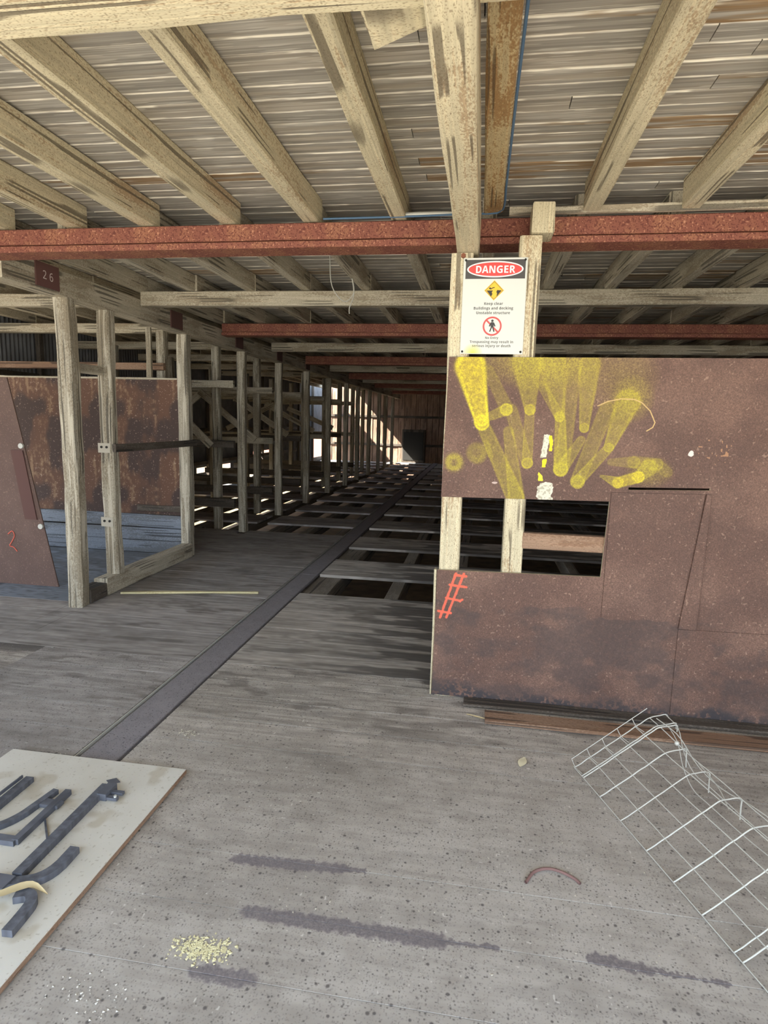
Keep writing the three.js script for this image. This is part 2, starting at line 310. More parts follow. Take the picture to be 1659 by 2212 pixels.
// left wall: corrugated sheet with openings; each entry [z0, z1, [[y0, y1], ...]]
const wallLeft = group('wall_left'); tag(wallLeft, 'corrugated sheet side wall with gaps', 'wall', null, 'structure');
function corrugated(z0, z1, y0, y1) {
  const n = Math.max(2, Math.round((z1 - z0) / 0.0125)), pos = [], uv = [], idx = [];
  for (const s of [0, 1]) for (let i = 0; i <= n; i++) { const z = mix(z0, z1, i / n), x = -6.3 + 0.011 * Math.sin(z / 0.076 * 2 * Math.PI) - s * 0.004; pos.push(x, y0, z, x, y1, z); uv.push(z, y0, z, y1); }
  const q = (a, b, c, d) => idx.push(a, b, c, b, d, c), o = 2 * (n + 1);
  for (let i = 0; i < n; i++) { const a = 2 * i; q(a + 2, a, a + 3, a + 1); q(o + a, o + a + 2, o + a + 1, o + a + 3); q(a + 1, o + a + 1, a + 3, o + a + 3); q(a, a + 2, o + a, o + a + 2); }
  const g = new THREE.BufferGeometry(); g.setAttribute('position', new THREE.Float32BufferAttribute(pos, 3)); g.setAttribute('uv', new THREE.Float32BufferAttribute(uv, 2)); g.setIndex(idx); g.computeVertexNormals(); return g;
}
for (const [z0, z1, ys] of [[-2.6, 1, [[-0.2, 2.93]]], [-3.2, -2.6, [[-0.2, 2.93]]], [-6.35, -3.2, [[-0.2, 0.05], [2.75, 2.93]]], [-8.4, -6.35, [[-0.2, 2.93]]], [-10.2, -8.4, [[-0.2, 2.93]]], [-11.6, -10.2, [[0.1, 2.93]]],
  [-12.9, -11.6, [[-0.2, 2.93]]], [-14.8, -12.9, [[-0.2, 0.32], [0.44, 2.93]]], [-16.4, -14.8, [[0.05, 2.93]]], [-18, -16.4, [[-0.2, 0.5], [0.66, 2.93]]], [-22.6, -18, [[-0.2, 2.93]]], [-24.3, -22.6, [[-0.2, 0.15], [0.9, 2.93]]]])
  for (const [y0, y1] of ys) mesh('sheet', corrugated(z0, z1, y0, y1), M.corrugated, wallLeft);
for (let z = -24.2; z < 1; z += 1.8) if (z < -6.3 || z > -3.3) timber('stud', [-6.27, -6.2], [-0.03, 2.86], [z - 0.04, z + 0.04], M.darkWood, wallLeft);
for (const y of [0.55, 1.3, 2.1]) timber('girt', [-6.28, -6.23], [y - 0.04, y + 0.04], [-20.4, -6.4], M.darkWood, wallLeft, { seg: 12 });
// far end wall of upright boards
const wallBack = group('wall_back'); tag(wallBack, 'far end wall of upright weathered boards', 'wall', null, 'structure');
for (let x = -6.25, k = 0; x < 4.4; k++) { const w = rr(0.17, 0.27); timber('wall_plank', [x, x + w - 0.012], [-0.9, 2.9], [-24.62 - 0.02 * (k % 2), -24.58 - 0.02 * (k % 2)], M.wallPlank, wallBack, { seg: 2 }); x += w; }
mesh('backing', boxGeo([-6.3, 4.5], [-0.9, 2.93], [-24.75, -24.65]), M.wallPlank, wallBack);
for (const y of [0.62, 1.75]) timber('rail', [-6.2, 4.4], [y, y + 0.09], [-24.58, -24.54], M.darkWood, wallBack);
tag(mesh('wall_right', boxGeo([4.4, 4.5], [-0.9, 2.93], [-24.6, 1.0], 1), M.brown), 'brown side wall on the right, mostly hidden', 'wall', null, 'structure');
tag(mesh('added_pink_wall', boxGeo([-30, -6.9], [-0.9, 5], [-31, -30.6], 1), std({ color: 0xb87a66 })), 'added pinkish wall outside the far opening, there for its warm glow', 'wall', null, 'structure');  // wall added so the far opening shows a pink glow

// ---------------------------------------------------------------- beams
function put(o, label, category, g) { return tag(o, label, category, g); }
put(timber('header_beam', [-6.15, -0.172], [2.56, 2.738], [-1.575, -1.37], M.cream, scene, { jit: 0.004 }), 'cream painted header beam across the top left of the photo', 'beam', 'header beams');
put(timber('header_beam', [-0.048, 4.35], [2.56, 2.738], [-1.575, -1.37], M.cream, scene, { jit: 0.004 }), 'cream painted header beam right of the central ceiling beam', 'beam', 'header beams');
put(timber('ceiling_beam', [-0.168, -0.052], [2.5, 2.735], [-3.54, 0.85], M.cream, scene, { jit: 0.003 }), 'long cream beam running overhead to the post with the danger sign', 'beam');
{ const g = polyGeo([[-0.345, 1.58], [-0.174, 1.58], [-0.174, 1.70], [-0.335, 1.79]], 0.13, 0.005); g.rotateX(-Math.PI / 2); g.translate(0, 2.6, 0);
  put(mesh('corner_block', g, M.cream), 'pale wedge shaped block in the corner of header and ceiling beam', 'block'); }
function redBeam(z, k) {
  const o = group('steel_beam', 0, 2.6, z), x0 = k ? -3.18 : -6.1, x1 = 4.35;
  timber('core', [x0, x1], [0.012, 0.04], [-0.14, -0.02], M.redSteel, o, { ch: 0.002, jit: 0 }); timber('web', [x0, x1], [0.036, 0.13], [-0.15, 0], M.redSteel, o, { ch: 0.004, jit: 0.0008, bow: 0.004, tu: 0.6, tv: 0.6 });
  timber('flange', [x0, x1], [-0.012, 0.026], [-0.165, 0.014], M.redSteel, o, { axis: 0, ch: 0.003, jit: 0.0008, bow: 0.004, tu: 0.6, tv: 0.6 });
  const ord = ['nearest red painted steel beam across the ceiling', 'second red steel beam, beyond the first pale timber cross beam', 'third red steel beam from the danger sign inwards', 'fourth red steel beam, deep in the shed', 'fifth red steel beam, deep in the shed', 'red steel beam nearest the far end wall'];
  tag(o, ord[k], 'beam', 'red steel beams');
}
[-3.62, -7.27, -10.9, -14.6, -18.2, -21.9].forEach(redBeam);
[-5.47, -9.1, -12.75, -16.4, -20.0].forEach((z, k) => {
  const ord = ['nearest', 'second', 'third', 'fourth', 'farthest'][k];
  put(timber('cross_beam', [-3.19, 4.35], [2.61, 2.738], [z - 0.1, z], M.greyBeam), ord + ' pale timber cross beam under the ceiling joists', 'beam', 'timber cross beams');
});
[-5.3, -7.0, -8.7, -10.4, -12.2, -14].forEach((z, k) => {
  const ord = ['nearest', 'second', 'third', 'fourth', 'fifth', 'farthest'][k];
  put(timber('stall_cross_beam', [-6.15, -3.36], [2.58, 2.69], [z - 0.1, z], M.greyBeam), ord + ' pale cross beam above the stalls on the left', 'beam', 'stall cross beams');
});
put(timber('stall_beam', [-3.35, -3.2], [2.485, 2.67], [-24.3, -3.79], M.greyBeam, scene, { seg: 60, jit: 0.003 }), 'long pale beam above the stall posts carrying the number 26', 'beam');
put(timber('wall_plate', [0.1, 4.35], [2.735, 2.775], [-3.62, -3.575], M.greyBeam), 'thin grey plate lying on the nearest red beam right of the sign', 'plate');

// ---------------------------------------------------------------- posts
const ordinals = ['first', 'second', 'third', 'fourth', 'fifth', 'sixth', 'seventh', 'eighth', 'ninth', 'tenth', 'eleventh', 'twelfth', 'thirteenth', 'fourteenth', 'fifteenth'];
const P = M.greyPost;
function stallPost(x, z, w, d, label, h = 2.485, y = 0) {
  return put(timber('stall_post', [x - w / 2, x + w / 2], [y, h], [z - d / 2, z + d / 2], P, scene, { ch: 0.014, jit: 0.005, bow: 0.02, seg: 12 }), label, 'post', 'stall posts');
}
stallPost(-3.262, -4.49, 0.128, 0.12, 'nearest weathered post, standing in front of the stall sill');
{ const o = group('stall_post', -3.262, 0.155, -5.02);
  timber('shaft', [-0.062, 0.062], [0, 2.33], [-0.05, 0.05], P, o, { ch: 0.012, jit: 0.005, bow: 0.015, seg: 12 });
  for (const y of [1.105, 0.44]) { const hp = mesh('hinge_plate', boxGeo([-0.085, 0.03], [y, y + 0.085], [0.051, 0.058]), std({ color: 0xb8b2a2 }), o); for (const x of [-0.05, 0.0]) mesh('bolt', new THREE.CylinderGeometry(0.011, 0.011, 0.01, 8).rotateX(Math.PI / 2).translate(x, y + 0.05, 0.06), M.dark, hp); }
  tag(o, 'second weathered post with two white hinge plates, standing on the sill', 'post', 'stall posts'); }
stallPost(-3.29, -6.49, 0.125, 0.12, 'weathered post where the rusty stall partition meets the sill');
[-8.09, -9.7, -11.3, -13.05, -14.7, -16.3, -17.9, -19.6, -21.2, -22.8].forEach((z, k) => stallPost(-3.27 + rr(-0.02, 0.02), z, 0.11, 0.11, ordinals[k + 3] + ' post of the row under the numbered beam, counted from the entrance'));
[-6.85, -8.35, -9.95, -11.05, -12.75, -14.5, -16.1, -17.8, -19.4].forEach((z, k) => put(timber('back_post', [-3.8, -3.69], [-0.03, 2.575], [z - 0.05, z + 0.05], P, scene, { ch: 0.012, jit: 0.004 }), ordinals[k] + ' thin post of the row just behind the stall posts', 'post', 'thin posts behind the stall posts'));
put(timber('sign_post', [-0.196, -0.08], [0, 2.498], [-3.54, -3.424], M.cream, scene, { ch: 0.008 }), 'cream post at the end of the brown partition, left behind the danger sign', 'post');
{ const p = scene.children[scene.children.length - 1]; mesh('bolt', new THREE.CylinderGeometry(0.013, 0.014, 0.012, 6).rotateX(Math.PI / 2).translate(0.005, 1.234, 0.062), std({ color: 0x7a4a34, roughness: 0.8 }), p); }
put(timber('partition_post', [0.16, 0.272], [0, 2.58], [-3.54, -3.424], M.cream, scene, { ch: 0.008 }), 'cream post seen through the partition opening and right of the danger sign', 'post');
put(timber('post_block', [0.212, 0.327], [2.586, 2.735], [-3.57, -3.40], M.cream), 'pale timber block on top of the post beside the danger sign', 'block');

// ---------------------------------------------------------------- the first stall
put(timber('stall_sill', [-3.33, -3.2], [0.003, 0.155], [-6.42, -4.8], M.greyBeam), 'heavy timber sill along the floor between the stall posts', 'sill');
put(timber('sill_block', [-3.345, -3.2], [0.003, 0.12], [-4.79, -4.56], M.darkWood), 'dark block of timber between the nearest post and the sill', 'block');
{ const o = group('stall_partition', -4.75, 0, -6.5); tag(o, 'rusty brown sheet partition over grey boards tinted with blue sky light in the first stall', 'partition');
  const s = mesh('rusty_sheet', boxGeo([-1.4, 1.385], [0.46, 2.0], [-0.012, 0]), M.rust, o);
  timber('capping', [-1.4, 1.385], [2.0, 2.022], [-0.03, 0.012], M.greyBeam, o);
  for (const [a, b, d] of [[0.305, 0.452, 0.012], [0.155, 0.298, 0.02], [0.005, 0.148, 0.016]]) timber('partition_board', [-1.4, 1.385], [a, b], [-0.02, d], M.skyTintWood, o);
  timber('rail', [0.85, 1.385], [0.5, 0.57], [0.003, 0.03], M.darkWood, o);
  timber('upper_rail', [-1.4, 1.1], [2.12, 2.2], [-0.25, -0.2], M.rawWood, o); timber('strut', [1.0, 1.06], [2.022, 2.57], [-0.04, 0.0], P, o); }
put(timber('slip_rail', [-3.2, -3.165], [1.27, 1.34], [-6.52, -4.95], M.darkWood), 'dark horizontal slip rail across the first stall opening', 'rail');
put(timber('broken_rail', [-3.31, -3.27], [1.93, 2.01], [-4.97, -4.55], M.greyPost), 'short broken rail between the two nearest posts', 'rail');
{ // loose brown sheet leaning in the stall
  const shape = [[-3.79, 0.0], [-4.09, 1.29], [-4.24, 1.9], [-5.4, 1.9], [-5.4, 0.0]].map(([x, y]) => [x + 4.6, y]), g = polyGeo(shape, 0.012);
  const o = group('leaning_sheet', -4.6, 0.004, -4.95); const s = mesh('sheet', g, M.brown, o); const uv = g.attributes.uv; for (let i = 0; i < uv.count; i++) uv.setXY(i, uv.getX(i), uv.getY(i));
  mesh('edge_batten', polyGeo([[0.50, 0.62], [0.62, 0.62], [0.50, 1.25], [0.38, 1.25]], 0.012).translate(0, 0, 0.013), M.darkRed, o);
  for (const [x, y] of [[0.49, 1.29], [0.66, 0.56]]) mesh('bolt', new THREE.CylinderGeometry(0.025, 0.025, 0.02, 8).rotateX(Math.PI / 2).translate(x, y, 0.025), M.galv, o);
  mesh('orange_scribble', tubeGeo([[0.31, 0.47, 0.015], [0.355, 0.50, 0.015], [0.375, 0.46, 0.015], [0.34, 0.39, 0.015], [0.32, 0.36, 0.015], [0.36, 0.35, 0.015], [0.40, 0.31, 0.015]], 0.005, 24, 4), std({ color: 0xe0705c }), o);
  o.rotation.x = -0.03; tag(o, 'dark brown sheet with slanted edge leaning inside the first stall', 'sheet'); }
// open stall partitions further in: rails and braces
[-8.1, -9.7, -11.3, -13.05, -14.7, -16.3].forEach((z, k) => {
  const o = group('stall_rails', -4.8, 0, z), m = k % 2 ? M.greyBeam : M.darkWood;
  timber('top_rail', [-1.35, 1.42], [2.0, 2.1], [-0.03, 0.03], M.greyBeam, o); timber('middle_rail', [-1.35, 1.42], [1.18, 1.28], [-0.03, 0.03], m, o); timber('low_rail', [-1.35, 1.42], [0.34, 0.46], [-0.03, 0.03], M.darkWood, o);
  if (k < 5) for (const s of k % 2 ? [1, -1] : [1]) { const b = timber('brace', [-0.055, 0.055], [-0.62, 0.62], [0.032, 0.055], M.greyBeam, o); b.position.set(s * 0.45 + 0.2, 1.63, 0.045); b.rotation.z = s * (0.8 + 0.1 * k); }
  timber('jamb', [-0.4, -0.3], [0.0, 2.56], [-0.03, 0.06], P, o);
  tag(o, ordinals[k + 1] + ' stall partition of open rails on the left, counted from the entrance', 'partition', 'open stall partitions');
});
// number boards on the long beam
function numberBoard(z, text, label) {
  let map; if (text) { const c = document.createElement('canvas'); c.width = 256; c.height = 176; const x = c.getContext('2d'); x.fillStyle = '#6b4a44'; x.fillRect(0, 0, 256, 176);
    x.fillStyle = '#d8cdc6'; x.font = '84px sans-serif'; x.textAlign = 'center'; x.fillText('2', 92, 116); x.fillText('6', 164, 120); map = new THREE.CanvasTexture(c); map.colorSpace = THREE.SRGBColorSpace; }
  const o = group('number_board', -3.199, 2.59, z), g = new THREE.BoxGeometry(0.012, 0.17, 0.245); g.translate(0.006, 0, 0); const bd = mesh('board', g, M.darkRed, o);
  if (map) { const f = new THREE.PlaneGeometry(0.245, 0.17); f.rotateY(Math.PI / 2); f.translate(0.0125, 0, 0); mesh('number_face', f, std({ map }), bd); }
  tag(o, label, 'number board', 'stall number boards');
}
numberBoard(-4.22, true, 'brown board with the number 26 on the long beam');
[-6.16, -7.85, -9.5, -11.1].forEach((z, k) => numberBoard(z, false, ordinals[k + 1] + ' brown board on the long beam, counted from the entrance'));
put(timber('floor_batten', [-0.61, 0.61], [0, 0.018], [-0.018, 0.018], M.batten), 'pale yellow batten lying on the floor by the sill', 'batten');
{ const o = scene.children[scene.children.length - 1]; o.position.set(-2.535, 0.012, -5.03); o.rotation.y = Math.atan2(0.297, 1.19); }
// dark cupboard against the far wall
{ const o = group('cupboard', -2.6, 0, -24.3); tag(o, 'small dark cupboard standing against the far end wall', 'cupboard');
  timber('body', [-0.45, 0.45], [0.0, 1.3], [-0.2, 0.2], M.darkWood, o, { axis: 1 }); timber('door', [-0.4, 0.4], [0.1, 1.2], [0.2, 0.22], M.dark, o); }

// ---------------------------------------------------------------- brown partition with spray paint
const strokes = [[-0.07, 1.909, 0.089, 0.003, 1.627, 0.044, 0.95, 0.5], [0.004, 1.609, 0.044, 0.007, 1.604, 0.044, 0.8, 0.8], [0.028, 1.888, 0.029, 0.132, 1.692, 0.039, 0.4, 0.2], [0.028, 1.632, 0.022, 0.133, 1.68, 0.034, 0.6, 0.3], [0.133, 1.68, 0.036, 0.136, 1.68, 0.036, 0.7, 0.6], [0.026, 1.569, 0.039, 0.21, 1.2, 0.053, 0.55, 0.4], [0.152, 1.563, 0.029, 0.215, 1.2, 0.048, 0.5, 0.4], [0.161, 1.676, 0.036, 0.261, 1.394, 0.034, 0.42, 0.3], [0.229, 1.93, 0.082, 0.259, 1.683, 0.031, 0.62, 0.2], [0.259, 1.683, 0.031, 0.261, 1.68, 0.031, 0.5, 0.8], [0.259, 1.67, 0.027, 0.261, 1.394, 0.031, 0.4, 0.5], [0.261, 1.394, 0.031, 0.264, 1.395, 0.031, 0.5, 0.7], [0.36, 1.931, 0.077, 0.417, 1.649, 0.029, 0.58, 0.2], [0.417, 1.649, 0.029, 0.417, 1.647, 0.029, 0.5, 0.7], [0.312, 1.814, 0.024, 0.409, 1.662, 0.029, 0.4, 0.3], [0.422, 1.637, 0.029, 0.44, 1.368, 0.041, 0.6, 0.5], [0.44, 1.368, 0.041, 0.443, 1.366, 0.041, 0.6, 0.6], [0.475, 1.92, 0.039, 0.446, 1.399, 0.044, 0.42, 0.4], [0.553, 1.921, 0.058, 0.548, 1.594, 0.027, 0.6, 0.3], [0.548, 1.594, 0.027, 0.548, 1.591, 0.027, 0.5, 0.6], [0.536, 1.527, 0.024, 0.441, 1.363, 0.039, 0.5, 0.4], [0.658, 1.692, 0.044, 0.532, 1.309, 0.039, 0.42, 0.4], [0.533, 1.303, 0.039, 0.535, 1.301, 0.039, 0.6, 0.6], [0.76, 1.735, 0.068, 0.682, 1.494, 0.029, 0.65, 0.4], [0.683, 1.492, 0.027, 0.537, 1.309, 0.034, 0.5, 0.5], [0.653, 1.339, 0.007, 0.742, 1.307, 0.034, 0.6, 0.5], [0.742, 1.307, 0.031, 0.846, 1.341, 0.034, 0.75, 0.3], [0.846, 1.341, 0.031, 0.894, 1.393, 0.048, 0.7, 0.1], [0.698, 1.415, 0.019, 0.816, 1.419, 0.034, 0.38, 0.3], [0.816, 1.419, 0.034, 0.934, 1.411, 0.034, 0.4, 0.2], [0.934, 1.411, 0.034, 0.989, 1.371, 0.029, 0.3, 0.1], [0.037, 1.501, 0.015, 0.064, 1.426, 0.015, 0.4, 0.3]];
const ladder = [[-0.098, 0.75, -0.178, 0.485], [-0.053, 0.752, -0.142, 0.488], [-0.128, 0.683, -0.035, 0.675], [-0.148, 0.604, -0.068, 0.592], [-0.19, 0.524, -0.118, 0.515], [-0.100, 0.742, -0.04, 0.738], [-0.068, 0.592, -0.055, 0.60]];
const stringLine = [[0.609, 1.71], [0.66, 1.735], [0.724, 1.749], [0.79, 1.748], [0.83, 1.732], [0.875, 1.69], [0.904, 1.63], [0.895, 1.605], [0.866, 1.585]];
const PX = [-0.22, 2.38], PY = [0, 1.98];
const panelMap = dataTex(2048, 1560, (u, v) => {
  const x = mix(PX[0], PX[1], u), y = mix(PY[0], PY[1], v);
  const a = fb(x * 4, y * 4, 801, 4), f = vn(x * 230, y * 230, 811), g = vn(x * 120, y * 120, 821), n = fb(x * 70, y * 70, 831, 2);
  let c = mix3([98, 74, 63], [113, 87, 74], sm(0.3, 0.7, a)); const t = 0.86 + 0.28 * f; c = c.map((q) => q * t);
  c = mix3(c, [176, 148, 126], 0.5 * sm(0.86, 0.94, g));
  // grime splashed low down, blotchy
  const gn = fb(x * 9, y * 14, 841, 5), grime = sm(0.42, 0.62, 0.55 * gn + 0.45 * fb(x * 1.6, y * 2.6, 843, 3)) * (y < 0.56 + 0.12 * (fb(x * 5, 1, 845, 3) - 0.5) ? 1 : 0.15) * (0.55 + 0.7 * n);
  c = mix3(c, [70, 60, 57], 0.6 * clamp(grime));
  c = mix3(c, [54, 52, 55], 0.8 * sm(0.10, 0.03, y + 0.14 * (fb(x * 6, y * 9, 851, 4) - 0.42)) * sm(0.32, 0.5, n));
  // yellow spray
  let m = 0, hot = 0;
  if (x < 1.15 && y > 1.1) {
    for (const [x0, y0, r0, x1, y1, r1, al, ed] of strokes) {
      const [d, s] = segD(x, y, x0, y0, x1, y1), r = 0.9 * mix(r0, r1, s), q = d / r;
      if (q < 1.45) { const soft = mix(0.40, 0.10, ed) * mix(1.4, 0.6, s), b = sm(1 + soft, 1 - soft, q), rim = (0.3 + ed) * sm(0.6, 0.94, q) * sm(1.14, 0.98, q), k = al * b * (0.5 + 0.4 * n) + 0.5 * al * rim; m = 1 - (1 - m) * (1 - clamp(k)); hot = Math.max(hot, al > 0.7 ? b * al : 0.3 * rim); }
    }
    const hz = (cx, cy, rx, ry, al) => { const d = Math.hypot((x - cx) / rx, (y - cy) / ry); if (d < 1) m = 1 - (1 - m) * (1 - al * (1 - d * d) * (0.6 + 0.8 * f)); };
    hz(0.3, 1.97, 0.34, 0.2, 0.5); hz(0.72, 1.86, 0.2, 0.2, 0.22); hz(0.78, 1.75, 0.12, 0.13, 0.35); hz(0.9, 1.37, 0.13, 0.09, 0.3);
    const ring = (cx, cy, r, w, al) => { const d = Math.abs(Math.hypot(x - cx, y - cy) - r) / w; if (d < 1.6) m = 1 - (1 - m) * (1 - al * sm(1.6, 0.3, d)); };
    ring(-0.136, 1.385, 0.033, 0.016, 0.55); ring(-0.013, 1.441, 0.04, 0.018, 0.35); hz(-0.136, 1.385, 0.07, 0.07, 0.3); hz(-0.005, 1.43, 0.05, 0.06, 0.3);
  }
  c = mix3(c, mix3([190, 182, 58], [248, 230, 48], clamp(hot * 0.9 + 0.25 * f * m)), clamp(m * (0.82 + 0.3 * (f - 0.5))));
  // torn poster scraps, pale and yellow
  const e = 0.012 * (fb(x * 60, y * 60, 861, 2) - 0.5);
  if (Math.abs(x - 0.352 - 0.1 * (y - 1.49)) < 0.016 + e && Math.abs(y - 1.49) < 0.062 + e) c = mix3([212, 208, 186], [160, 156, 132], sm(0.6, 0.8, g) * 0.6);
  if (Math.abs(x - 0.384 + 0.1 * Math.abs(y - 1.50)) < 0.009 + e && Math.abs(y - 1.505) < 0.042) c = [246, 214, 36];
  if (Math.abs(x - 0.352) < 0.010 + e && Math.abs(y - 1.398) < 0.022 + e) c = [244, 222, 40];
  if (Math.abs(x - 0.338) < 0.013 + e && y > 1.30 && y < 1.335 + (0.34 - x)) c = [244, 222, 60];
  if (Math.abs(x - 0.366) < 0.042 + 2 * e + (y > 1.27 ? -0.008 : 0) && y > 1.192 && y < 1.292 + 1.5 * e) c = mix3([212, 208, 188], [150, 145, 124], sm(0.5, 0.75, g) * 0.6);
  for (let k = 0; k < stringLine.length - 1; k++) if (x > 0.58 && x < 0.93 && segD(x, y, ...stringLine[k], ...stringLine[k + 1])[0] < 0.0028) c = [196, 166, 110];
  if (Math.hypot(x - 1.095, y - 1.473) < 0.013 + e) c = [220, 208, 196];
  if (x > 1.13 && x < 1.3 && y > 1.4 && y < 1.55 && vn(x * 90, y * 90, 871) > 0.84) c = mix3(c, [186, 140, 100], 0.7);
  if (x < 0.02 && y < 0.8 && y > 0.45) for (const [x0, y0, x1, y1] of ladder) { const [d] = segD(x, y, x0, y0, x1, y1); if (d < 0.010) c = mix3(c, [236, 104, 78], sm(0.0095, 0.005, d + e * 0.3) * (0.8 + 0.2 * f)); }
  if (Math.hypot((x - 0.092) * 0.4, y - 1.28 - 0.1 * (x - 0.092)) < 0.006 + 0.4 * e) c = mix3(c, [206, 186, 176], 0.8);
  return c;
}, true, false);
M.panel = std({ map: panelMap, roughness: 0.78 });
M.panelSide = std({ color: 0xc9bd9c });
function panelUV(g, ox = 0, oy = 0) { const p = g.attributes.position, u = g.attributes.uv; for (let i = 0; i < p.count; i++) u.setXY(i, (p.getX(i) + ox - PX[0]) / (PX[1] - PX[0]), (p.getY(i) + oy - PY[0]) / (PY[1] - PY[0])); return g; }
{ const o = group('brown_partition', 0, 0, -3.42); tag(o, 'brown painted sheet partition with yellow spray paint and a cut opening', 'partition');
  const s = new THREE.Shape([[-0.211, 0.012], [2.35, 0.012], [2.35, 1.968], [-0.186, 1.956], [-0.2, 1.189], [0.709, 1.203], [0.693, 0.782], [-0.205, 0.767]].map((p) => new THREE.Vector2(...p)));
  const shadowSlot = new THREE.Path([[0.80, 1.270], [1.21, 1.284], [1.21, 1.295], [0.80, 1.284]].map((p) => new THREE.Vector2(...p))); s.holes.push(shadowSlot);  // slot cut to give the shadow line above the hatch
  mesh('sheet', panelUV(new THREE.ExtrudeGeometry(s, { depth: 0.015, bevelEnabled: false })), [M.panel, M.panelSide], o);
  const flap = mesh('hatch_sheet', panelUV(polyGeo([[0.712, 0.555], [1.135, 0.53], [1.185, 1.262], [0.714, 1.252]], 0.005)), M.panel, o); flap.position.z = 0.017; flap.rotation.x = 0.0;
  mesh('hatch_batten', panelUV(polyGeo([[1.115, 0.525], [1.205, 0.525], [1.212, 1.26], [1.19, 1.265]], 0.012)), M.panel, o).position.z = 0.023;
  mesh('lower_sheet', panelUV(polyGeo([[1.12, 0.03], [2.35, 0.03], [2.35, 0.535], [1.12, 0.518]], 0.005)), M.panel, o).position.z = 0.016;
  timber('side_batten', [-0.222, -0.2115], [0.01, 0.766], [-0.03, 0.012], M.cream, o);
}
put(timber('opening_rail', [0.262, 0.74], [0.915, 1.006], [-3.45, -3.4235], M.rawWood), 'raw timber rail across the opening in the brown partition', 'rail');
{ const o = timber('threshold_board', [0.1, 2.9], [0.001, 0.022], [-3.25, -3.115], M.rawWood, scene, { axis: 0 }); tag(o, 'worn brown board lying along the foot of the brown partition', 'board'); }
{ const o = timber('dark_strip', [-0.02, 2.4], [0.001, 0.02], [-3.40, -3.30], M.darkWood, scene, { axis: 0 }); tag(o, 'dark strip at the base of the brown partition', 'board'); }  // dark strip laid on the floor between foot board and partition

// danger sign
{ const c = document.createElement('canvas'); c.width = 660; c.height = 990; const x = c.getContext('2d');
  x.fillStyle = '#cfd1c7'; x.fillRect(0, 0, 660, 990); x.fillStyle = '#45423f'; x.fillRect(18, 14, 628, 196);
  x.fillStyle = '#f3e6df'; x.beginPath(); x.ellipse(330, 112, 296, 84, 0, 0, 7); x.fill(); x.fillStyle = '#d2453f'; x.beginPath(); x.ellipse(330, 112, 280, 70, 0, 0, 7); x.fill();
  x.fillStyle = '#f5ebe4'; x.font = 'bold 104px sans-serif'; x.textAlign = 'center'; x.fillText('DANGER', 330, 150, 430);
  x.fillStyle = '#eab732'; x.beginPath(); x.moveTo(330, 226); x.lineTo(434, 330); x.lineTo(330, 434); x.lineTo(226, 330); x.fill();
  x.strokeStyle = '#5c4a1c'; x.lineWidth = 4; x.beginPath(); x.moveTo(330, 238); x.lineTo(422, 330); x.lineTo(330, 422); x.lineTo(238, 330); x.closePath(); x.stroke();
  x.fillStyle = '#2c2718'; x.beginPath(); x.moveTo(250, 330); x.lineTo(318, 330); x.lineTo(306, 350); x.lineTo(314, 366); x.lineTo(302, 392); x.fill(); x.beginPath(); x.moveTo(410, 330); x.lineTo(362, 326); x.lineTo(354, 346); x.lineTo(362, 360); x.lineTo(358, 392); x.fill();
  x.beginPath(); x.arc(286, 308, 10, 0, 7); x.fill(); x.lineWidth = 9; x.strokeStyle = '#2c2718'; x.beginPath(); x.moveTo(292, 318); x.lineTo(312, 304); x.lineTo(334, 300); x.stroke();
  x.fillStyle = '#3d3d38'; x.font = 'bold 40px sans-serif'; x.fillText('Keep clear', 330, 480); x.fillText('Buildings and decking', 330, 528, 500); x.fillText('Unstable structure', 330, 576, 370);
  x.strokeStyle = '#c04a44'; x.lineWidth = 18; x.beginPath(); x.arc(328, 702, 92, 0, 7); x.stroke(); x.beginPath(); x.moveTo(263, 637); x.lineTo(393, 767); x.stroke();
  x.fillStyle = '#2b2b28'; x.beginPath(); x.arc(328, 645, 13, 0, 7); x.fill(); x.fillRect(312, 660, 32, 52); x.lineWidth = 13; x.strokeStyle = '#2b2b28'; x.beginPath(); x.moveTo(322, 710); x.lineTo(304, 760); x.moveTo(334, 710); x.lineTo(350, 760); x.moveTo(314, 668); x.lineTo(298, 704); x.moveTo(342, 668); x.lineTo(358, 704); x.stroke();
  x.fillStyle = '#4c4c46'; x.font = 'bold 34px sans-serif'; x.fillText('No Entry', 328, 836); x.font = 'bold 38px sans-serif'; x.fillText('Trespassing may result in', 328, 880, 530); x.fillText('serious injury or death', 328, 922, 420);
  x.fillStyle = '#b0ada0'; const yg = x.createRadialGradient(130, 990, 10, 130, 990, 110); yg.addColorStop(0, 'rgba(214,204,60,0.75)'); yg.addColorStop(1, 'rgba(214,204,60,0)'); x.fillStyle = yg; x.fillRect(0, 860, 300, 130);
  const map = new THREE.CanvasTexture(c); map.colorSpace = THREE.SRGBColorSpace;
  const o = group('danger_sign', 0.037, 1.974, -3.422); tag(o, 'white danger sign with red oval and pictograms on the cream posts', 'sign');
  const pl = mesh('plate', boxGeo([-0.167, 0.167], [0, 0.496], [0, 0.004]), M.galv, o); const f = new THREE.PlaneGeometry(0.328, 0.49); f.translate(0, 0.248, 0.0048); mesh('sign_face', f, std({ map, roughness: 0.5 }), pl);
  for (const sx of [-0.155, 0.155]) for (const y of [0.012, 0.484]) mesh('screw', new THREE.CylinderGeometry(0.006, 0.006, 0.004, 8).rotateX(Math.PI / 2).translate(sx, y, 0.007), M.dark, pl); }

